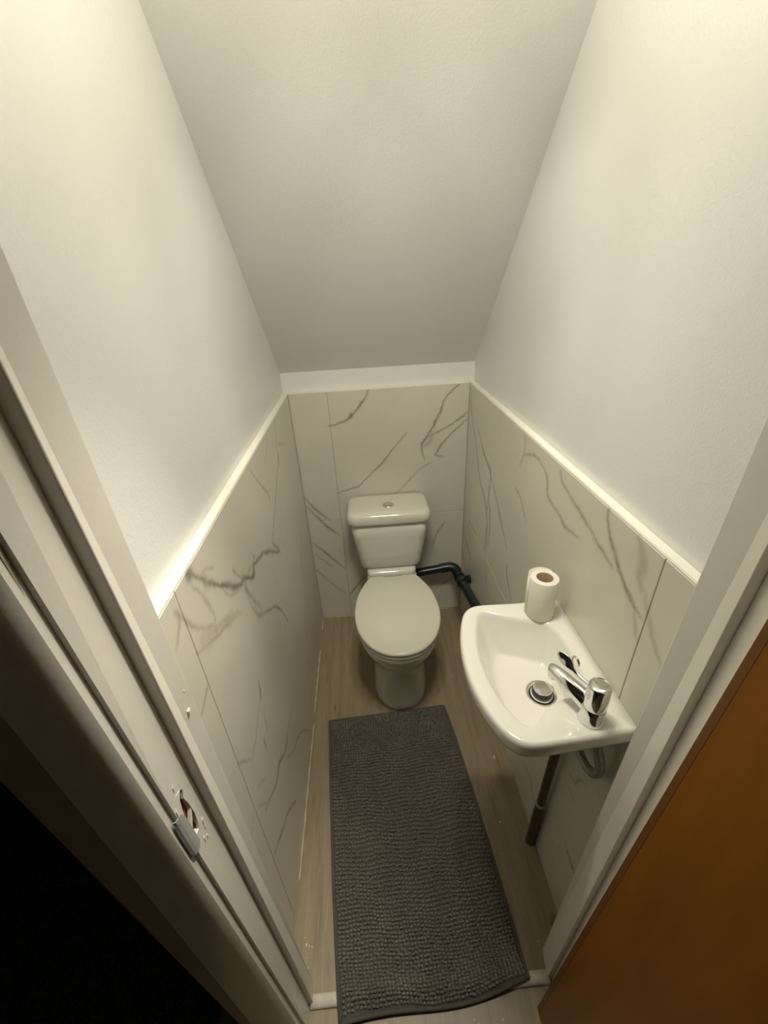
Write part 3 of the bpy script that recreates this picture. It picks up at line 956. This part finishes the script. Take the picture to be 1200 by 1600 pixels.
rings.append(zr(inset(pO0, 0.004), 0.8785))
rings.append(zr(inset(pO0, 0.008), ZR))
rings.append(zr(mixp(pI, pO0, 0.5), ZR - 0.0005))
rings.append(zr(mixp(pI, pO0, 0.12), ZR - 0.0015))
rings.append(zr(pI, ZR - 0.0035))
rings.append(zr(mixp(pI, pB, 0.10), ZR - 0.012))
rings.append(zr(mixp(pI, pB, 0.35), ZR - 0.036))
rings.append(zr(mixp(pI, pB, 0.68), ZR - 0.066))
rings.append(zr(mixp(pI, pB, 0.90), ZR - 0.083))
rings.append(zr(scl(pB, 0.97, SC), ZR - 0.0885))
rings.append(zr(scl(pB, 0.80, SC), ZR - 0.0915))
WX, WY = 0.343, 0.596
for f, z in ((0.5, ZR - 0.0935),):
    rings.append(zr(mixp(scl(pB, 0.8, SC), [(WX + 0.025 * (p[0] - SC[0]) / math.hypot(p[0] - SC[0], p[1] - SC[1]), WY + 0.025 * (p[1] - SC[1]) / math.hypot(p[0] - SC[0], p[1] - SC[1])) for p in pB], 0.55), z))
rings.append(zr([(WX + 0.024 * (p[0] - SC[0]) / math.hypot(p[0] - SC[0], p[1] - SC[1]), WY + 0.024 * (p[1] - SC[1]) / math.hypot(p[0] - SC[0], p[1] - SC[1])) for p in pB], ZR - 0.0945))
bowl = loft('bowl', rings, M['basin'], sink)
WZ = ZR - 0.0945
dr = lathe('drain', [(0.0, -0.004), (0.031, -0.002), (0.0335, 0.0005), (0.0325, 0.0022), (0.029, 0.0022), (0.0235, -0.001), (0.0205, -0.003), (0.0, -0.003)], (WX, WY, WZ + 0.001), M['chrome'], sink)
lathe('plug', [(0.0, -0.003), (0.0165, -0.003), (0.0165, 0.0), (0.0165, 0.013), (0.0195, 0.0135), (0.0200, 0.0165), (0.0190, 0.0178), (0.012, 0.0186), (0.0, 0.0190)], (WX, WY, WZ + 0.001), M['chrome'], dr)
lathe('plug_seal', [(0.0, 0.0), (0.0190, 0.0), (0.0212, 0.003), (0.0216, 0.010), (0.0200, 0.0132), (0.0, 0.0132)], (WX, WY, WZ + 0.001), M['rubber'], dr)
# tap: flared base flowing into the spout, rotating head with long lever
AX, AY = 0.3715, 0.468
tap = lathe('tap', [(0.0, 0.0), (0.0225, 0.0), (0.0235, 0.002), (0.0232, 0.006), (0.0222, 0.014), (0.0212, 0.026), (0.0206, 0.0355), (0.0200, 0.0365), (0.0, 0.0365)], (AX, AY, ZR - 0.001), M['chrome'], sink)
tap['label'] = 'chrome single-lever basin tap'
lathe('tap_head', [(0.0, 0.0), (0.0198, 0.0), (0.0204, 0.0012), (0.0200, 0.02), (0.0188, 0.048), (0.0182, 0.0505), (0.0168, 0.052), (0.0160, 0.0512), (0.0150, 0.0518), (0.0075, 0.0530), (0.0, 0.0533)], (AX, AY, ZR + 0.0362), M['chrome'], tap)
sp = spline([(0.372, 0.474, ZR + 0.022), (0.362, 0.488, ZR + 0.030), (0.3475, 0.511, ZR + 0.037), (0.336, 0.531, ZR + 0.0415), (0.328, 0.545, ZR + 0.0425), (0.3255, 0.5495, ZR + 0.0405)], 8)
loft('spout', tube_rings(sp, lambda t: 0.0195 - 0.0085 * min(1, t * 1.15) if t < 0.95 else 0.0098, 24, 0.86), M['chrome'], tap)
lathe('aerator', [(0.0, 0.0), (0.009, 0.0), (0.0095, 0.001), (0.0095, 0.014), (0.0, 0.014)], (0.3285, 0.5445, ZR + 0.0245), M['chrome'], tap)
# flat paddle lever with a curled tip
def ribbon(name, pts, wid, th, m, parent, side):
    rings = []
    path = spline(pts, 6)
    L = len(path)
    for i, p in enumerate(path):
        a, b = path[max(0, i - 1)], path[min(L - 1, i + 1)]
        w = (b - a).normalized()
        s = (side - w * side.dot(w)).normalized()
        n = w.cross(s)
        hw, ht = wid(i / (L - 1)), th(i / (L - 1))
        rings.append([p + s * (hw * math.cos(2 * math.pi * k / 16)) + n * (ht * math.sin(2 * math.pi * k / 16)) for k in range(16)])
    return loft(name, rings, m, parent)
ribbon('lever', [(0.3640, 0.474, 0.957), (0.3565, 0.488, 0.956), (0.3490, 0.503, 0.957), (0.3435, 0.514, 0.961), (0.3395, 0.523, 0.965), (0.3345, 0.534, 0.969), (0.330, 0.543, 0.973)],
       lambda t: 0.0035 if t < 0.45 else 0.0035 + 0.0065 * math.sin(math.pi * min(1, (t - 0.45) / 0.58)),
       lambda t: 0.0032 - 0.0012 * t, M['chrome'], tap, Vector((0.55, 0.3, 0.78)))
curl = [Vector((0.349 + 0.0005 * i, 0.5235 + 0.0075 * math.cos(a), 0.967 + 0.0085 * math.sin(a))) for i, a in enumerate([math.radians(-70 + 300 * i / 18) for i in range(19)])]
loft('lever_curl', tube_rings(curl, 0.0024, 12), M['chrome'], tap)

# ------------------------------------------------------------------ pipes
waste = thing('waste_pipe', 'black plastic waste pipe with elbow running from the toilet corner towards the basin', 'pipe', (0.30, 1.69, 0.30))
P0, P1 = Vector((0.20, 1.693, 0.296)), Vector((0.352, 1.693, 0.316))
Q0, Q1 = Vector((0.402, 1.645, 0.304)), Vector((0.398, 1.06, 0.470))
tube('pipe_run', [P0, P1], 0.0215, M['black'], waste, 24)
tube('pipe_run', [Q0, Q0.lerp(Q1, 0.5), Q1], 0.0205, M['black'], waste, 24)
tube('elbow', [P1 - Vector((0.03, 0, .004)), P1, P1 + Vector((0.022, -0.003, 0.003)), Vector((0.3955, 1.675, 0.315)), Q0, Q0 + (Q1 - Q0).normalized() * 0.03], 0.0248, M['black'], waste, 24, 5)
D = (Q1 - Q0).normalized()
for t, r, h in ((0.035, 0.0265, 0.012), (0.062, 0.0235, 0.03), (0.10, 0.0265, 0.016), (0.14, 0.0225, 0.022)):
    lathe('pipe_collar', [(0, 0), (r - .002, 0), (r, .002), (r, h - .002), (r - .002, h), (0, h)], Q0 + D * t, M['black'], waste, D, 24)
cl = box('pipe_clip', (0.405, 0.4425, 1.545, 1.575, 0.325, 0.352), M['black'], waste, 0.002)
lathe('clip_screw', [(0, 0), (0.006, 0), (0.006, 0.012), (0, 0.012)], (0.425, 1.552, 0.352), M['black'], cl)
# the pipe goes on unseen behind the basin: a lower bend up to its underside
tube('pipe_run', [Q1, Vector((0.398, 0.80, 0.545)), Vector((0.385, 0.66, 0.585)), Vector((0.355, 0.607, 0.63)), Vector((0.345, 0.597, 0.70)), Vector((0.344, 0.596, 0.738))], 0.0165, M['black'], waste, 20, 5)

sup = thing('supply_pipe', 'tarnished brown pipe standing upright against the tiles under the basin', 'pipe', (0.428, 0.617, 0))
tube('pipe_run', [(0.4285, 0.645, 0.0), (0.4243, 0.6298, 0.247)], 0.0135, M['brown'], sup, 20)
tube('pipe_run', [(0.4241, 0.6289, 0.262), (0.4158, 0.5985, 0.755)], 0.0115, M['brown'], sup, 20)
o = lathe('pipe_joint', [(0, 0), (0.0130, 0), (0.0142, 0.003), (0.0142, 0.012), (0.0128, 0.016), (0, 0.016)], (0.4243, 0.6299, 0.246), M['solder'], sup)
o['label'] = 'pale collar'

hose = thing('flexible_hose', 'grey braided hose looping below the near end of the basin', 'hose', (0.415, 0.5, 0.78))
hp = [(0.392, 0.605, 0.815), (0.395, 0.60, 0.79), (0.407, 0.565, 0.725), (0.413, 0.53, 0.682), (0.416, 0.503, 0.670), (0.417, 0.477, 0.682), (0.416, 0.462, 0.712), (0.411, 0.461, 0.75), (0.402, 0.466, 0.785), (0.392, 0.470, 0.826)]
tube('braided_tube', hp, 0.0085, M['steel'], hose, 14, 6)
# woven rings along the hose
hb = bmesh.new()
path = spline(hp, 12)
rr = tube_rings(path, lambda t: 0.0088, 10)
for i in range(1, len(path) - 1, 2):
    w = (path[i + 1] - path[i - 1]).normalized()
    a = [hb.verts.new(path[i] + (p - path[i]) * 1.0 - w * .0014) for p in rr[i]]
    b = [hb.verts.new(path[i] + (p - path[i]) * 1.09) for p in rr[i]]
    c = [hb.verts.new(path[i] + (p - path[i]) * 1.0 + w * .0014) for p in rr[i]]
    for k in range(10):
        hb.faces.new((a[k], a[(k + 1) % 10], b[(k + 1) % 10], b[k]))
        hb.faces.new((b[k], b[(k + 1) % 10], c[(k + 1) % 10], c[k]))
o = obj('braid', hb, M['steel'], hose, True)
o['kind'] = 'stuff'

# ------------------------------------------------------------------ toilet roll on the basin
RX, RY, RR, RH = 0.382, 0.744, 0.0315, 0.107
roll = thing('toilet_roll', 'part-used white toilet roll standing on the far corner of the basin', 'toilet roll', (RX, RY, ZR))
zb = ZR - 0.0006
prof = [(0.0185, 0.0), (RR - 0.001, 0.0), (RR, 0.0015), (RR, RH - 0.0015), (RR - 0.001, RH), (0.0185, RH), (0.0185, RH - 0.001)]
rings = [ring(Vector((RX, RY, zb + h)), r, 48) for r, h in prof] + [ring(Vector((RX, RY, zb + 0.001)), 0.0185, 48)]
o = loft('paper', rings, M['paper'], roll, False, False)
sharp(o)
rings = []
for h in (0.0, RH - 0.0012):
    rings.append([Vector((RX + 0.0182 * (1 + .05 * math.sin(3 * a)) * math.cos(a), RY + 0.0182 * (1 + .05 * math.sin(3 * a + 1)) * math.sin(a), zb + h)) for a in [2 * math.pi * i / 40 for i in range(40)]])
o = loft('cardboard_core', rings, M['card'], roll, False, False)
o.modifiers.new('solid', 'SOLIDIFY').thickness = 0.0009
# loose outer sheet standing a little off the roll on the far left side
sv, sf = [], []
N = 22
for i in range(N + 1):
    a = math.radians(40 + 135 * i / N)
    r = RR + 0.0008 + 0.0065 * math.sin(math.pi * min(1, i / N)) ** 0.8
    for h in (0.0008, 0.055, RH + 0.0008):
        rr_ = r if h > 0.01 else RR + 0.0008 + (r - RR) * 0.5
        sv.append((RX + rr_ * math.cos(a), RY + rr_ * math.sin(a), zb + h))
sf = [(i * 3 + j, (i + 1) * 3 + j, (i + 1) * 3 + j + 1, i * 3 + j + 1) for i in range(N) for j in range(2)]
o = pyd('loose_sheet', sv, sf, M['paper'], roll, True)
o.modifiers.new('solid', 'SOLIDIFY').thickness = 0.0006

# ------------------------------------------------------------------ bath mat
bath = thing('bath_mat', 'grey bobbly chenille bath mat running from the toilet over the door sill', 'bath mat', (0.05, 0.7, 0))
LE = spline([(-0.166, 0.304, 0), (-0.182, 0.44, 0), (-0.197, 0.60, 0), (-0.212, 0.80, 0), (-0.225, 0.98, 0), (-0.234, 1.121, 0)], 8)
RE = spline([(0.313, 0.343, 0), (0.308, 0.44, 0), (0.297, 0.60, 0), (0.283, 0.80, 0), (0.263, 1.00, 0), (0.245, 1.148, 0)], 8)
def along(E, t):
    k = t * (len(E) - 1)
    i = min(int(k), len(E) - 2)
    return E[i].lerp(E[i + 1], k - i)
def mat_pt(u, v):
    a, b = along(LE, v), along(RE, v)
    p = a.lerp(b, u)
    p.y += 0.006 * math.sin(u * 7 + v * 3) * (1 - v) + (0.0 if v > .2 else -0.008 * math.sin(u * math.pi) * (1 - v / .2))
    # rides over the sill, lies on the floor elsewhere
    s = p.y
    z = 0.0015
    z += 0.0135 * math.exp(-((s - 0.347) / 0.020) ** 2)
    if s < 0.335:
        z = max(z, 0.0015 + 0.006 * (0.6 + 0.4 * math.sin(u * 5 + .5)))
    z += 0.0016 * (math.sin(u * 9 + v * 13) + math.sin(v * 21 - u * 4)) * 0.5 + 0.0016
    return Vector((p.x, p.y, z))
NU, NV = 40, 70
bm = bmesh.new()
top = [[bm.verts.new(mat_pt(i / NU, j / NV) + Vector((0, 0, 0.006))) for i in range(NU + 1)] for j in range(NV + 1)]
bot = [[bm.verts.new(mat_pt(i / NU, j / NV)) for i in range(NU + 1)] for j in range(NV + 1)]
for j in range(NV):
    for i in range(NU):
        bm.faces.new((top[j][i], top[j][i + 1], top[j + 1][i + 1], top[j + 1][i]))
        bm.faces.new((bot[j][i], bot[j + 1][i], bot[j + 1][i + 1], bot[j][i + 1]))
for i in range(NU):
    bm.faces.new((bot[0][i], bot[0][i + 1], top[0][i + 1], top[0][i]))
    bm.faces.new((bot[NV][i + 1], bot[NV][i], top[NV][i], top[NV][i + 1]))
for j in range(NV):
    bm.faces.new((bot[j + 1][0], bot[j][0], top[j][0], top[j + 1][0]))
    bm.faces.new((bot[j][NU], bot[j + 1][NU], top[j + 1][NU], top[j][NU]))
obj('backing', bm, M['weave'], bath, True)
# hem: a rolled edge on all four sides
hv = []
n = 60
edge = [mat_pt(i / n, 0) for i in range(n)] + [mat_pt(1, i / n) for i in range(n)] + [mat_pt(1 - i / n, 1) for i in range(n)] + [mat_pt(0, 1 - i / n) for i in range(n)]
edge = [p + Vector((0, 0, 0.0045)) for p in edge] + [mat_pt(0, 0) + Vector((0, 0, 0.0045))]
loft('hem', tube_rings(edge, 0.0048, 8), M['weave'], bath)
# bobbles
BU, BV = 47, 80
rows = 5
seg = 7
V, F = [], []
off = 0.0
for j in range(BV):
    for i in range(BU):
        u = (i + 0.5 + random.uniform(-.16, .16)) / BU
        v = (j + 0.5 + random.uniform(-.14, .14)) / BV
        u = 0.012 + 0.976 * u + 0.004 * math.sin(v * 31 + i * .15)
        v = 0.012 + 0.98 * v + 0.0042 * math.sin(u * 9 + j * 0.21) * math.sin(v * 8 + 1) + 0.0028 * math.sin(u * 23 + v * 15)
        v = min(0.994, max(0.012, v))
        c = mat_pt(min(.992, max(.008, u)), v)
        c.z += 0.0085 + random.uniform(-.0012, .0012)
        rx, ry, rz = 0.0047 * random.uniform(.84, 1.08), 0.0039 * random.uniform(.85, 1.08), 0.0066 * random.uniform(.85, 1.15)
        tx, ty = random.uniform(-.3, .3) + 0.25 * math.sin(v * 17 + u * 5), random.uniform(-.3, .3)
        b = len(V)
        for r in range(rows):
            ph = math.pi * (r + 0.35) / (rows - 0.1)
            for s in range(seg):
                a = 2 * math.pi * s / seg
                z = rz * math.cos(ph)
                V.append((c.x + rx * math.sin(ph) * math.cos(a) + tx * z, c.y + ry * math.sin(ph) * math.sin(a) + ty * z, c.z + z))
        for r in range(rows - 1):
            for s in range(seg):
                F.append((b + r * seg + s, b + (r + 1) * seg + s, b + (r + 1) * seg + (s + 1) % seg, b + r * seg + (s + 1) % seg))
        F.append(tuple(b + s for s in range(seg)))
me = bpy.data.meshes.new('pile')
me.from_pydata(V, [], F)
me.update()
o = obj('pile', me, M['pile'], bath, True)
o['kind'] = 'stuff'

# ------------------------------------------------------------------ flakes on the floor
def flake(pts, z, m, th=0.0015):
    bm = bmesh.new()
    lo = [bm.verts.new((x, y, z)) for x, y in pts]
    hi = [bm.verts.new((x, y, z + th + random.uniform(0, .002))) for x, y in pts]
    bm.faces.new(lo[::-1]); bm.faces.new(hi)
    for i in range(len(pts)):
        bm.faces.new((lo[i], lo[(i + 1) % len(pts)], hi[(i + 1) % len(pts)], hi[i]))
    bmesh.ops.recalc_face_normals(bm, faces=bm.faces)
    return bm
o = obj('paint_flake', flake([(-0.073, 0.300), (-0.060, 0.302), (-0.046, 0.298), (-0.044, 0.291), (-0.058, 0.286), (-0.070, 0.290)], 0.0, M['pink'], 0.003), M['pink'])
o['label'] = 'pinkish paint flake on the floor just outside the sill, by the mat'
o['category'] = 'paint flake'
sp = bmesh.new()
spots = [(0.352, 0.705, .004), (0.395, 0.92, .006), (0.31, 1.30, .003), (0.30, 1.22, .002), (0.33, 0.62, .0025), (-0.272, 0.47, .003), (-0.265, 0.455, .004), (-0.258, 0.452, .003), (-0.25, 0.451, .003),
         (-0.262, 0.43, .002), (-0.257, 0.41, .002), (-0.235, 0.418, .002), (0.23, 0.285, .004), (0.17, 0.28, .006), (0.16, 0.29, .003), (0.20, 0.275, .003), (0.368, 0.415, .002), (0.36, 0.82, .002), (-0.24, 0.62, .0015), (0.39, 0.75, .002)]
for x, y, r in spots:
    a = random.uniform(0, 6)
    q = [(x + r * random.uniform(.4, 1.1) * math.cos(a + k * 1.05), y + 1.2 * r * random.uniform(.4, 1.1) * math.sin(a + k * 1.05)) for k in range(6)]
    lo = [sp.verts.new((px, py, 0.0)) for px, py in q]
    hi = [sp.verts.new((px * .9 + x * .1, py * .9 + y * .1, 0.0008)) for px, py in q]
    sp.faces.new(hi)
    for i in range(6):
        sp.faces.new((lo[i], lo[(i + 1) % 6], hi[(i + 1) % 6], hi[i]))
o = obj('paint_specks', sp, M['bead'], floor)
o['kind'] = 'stuff'
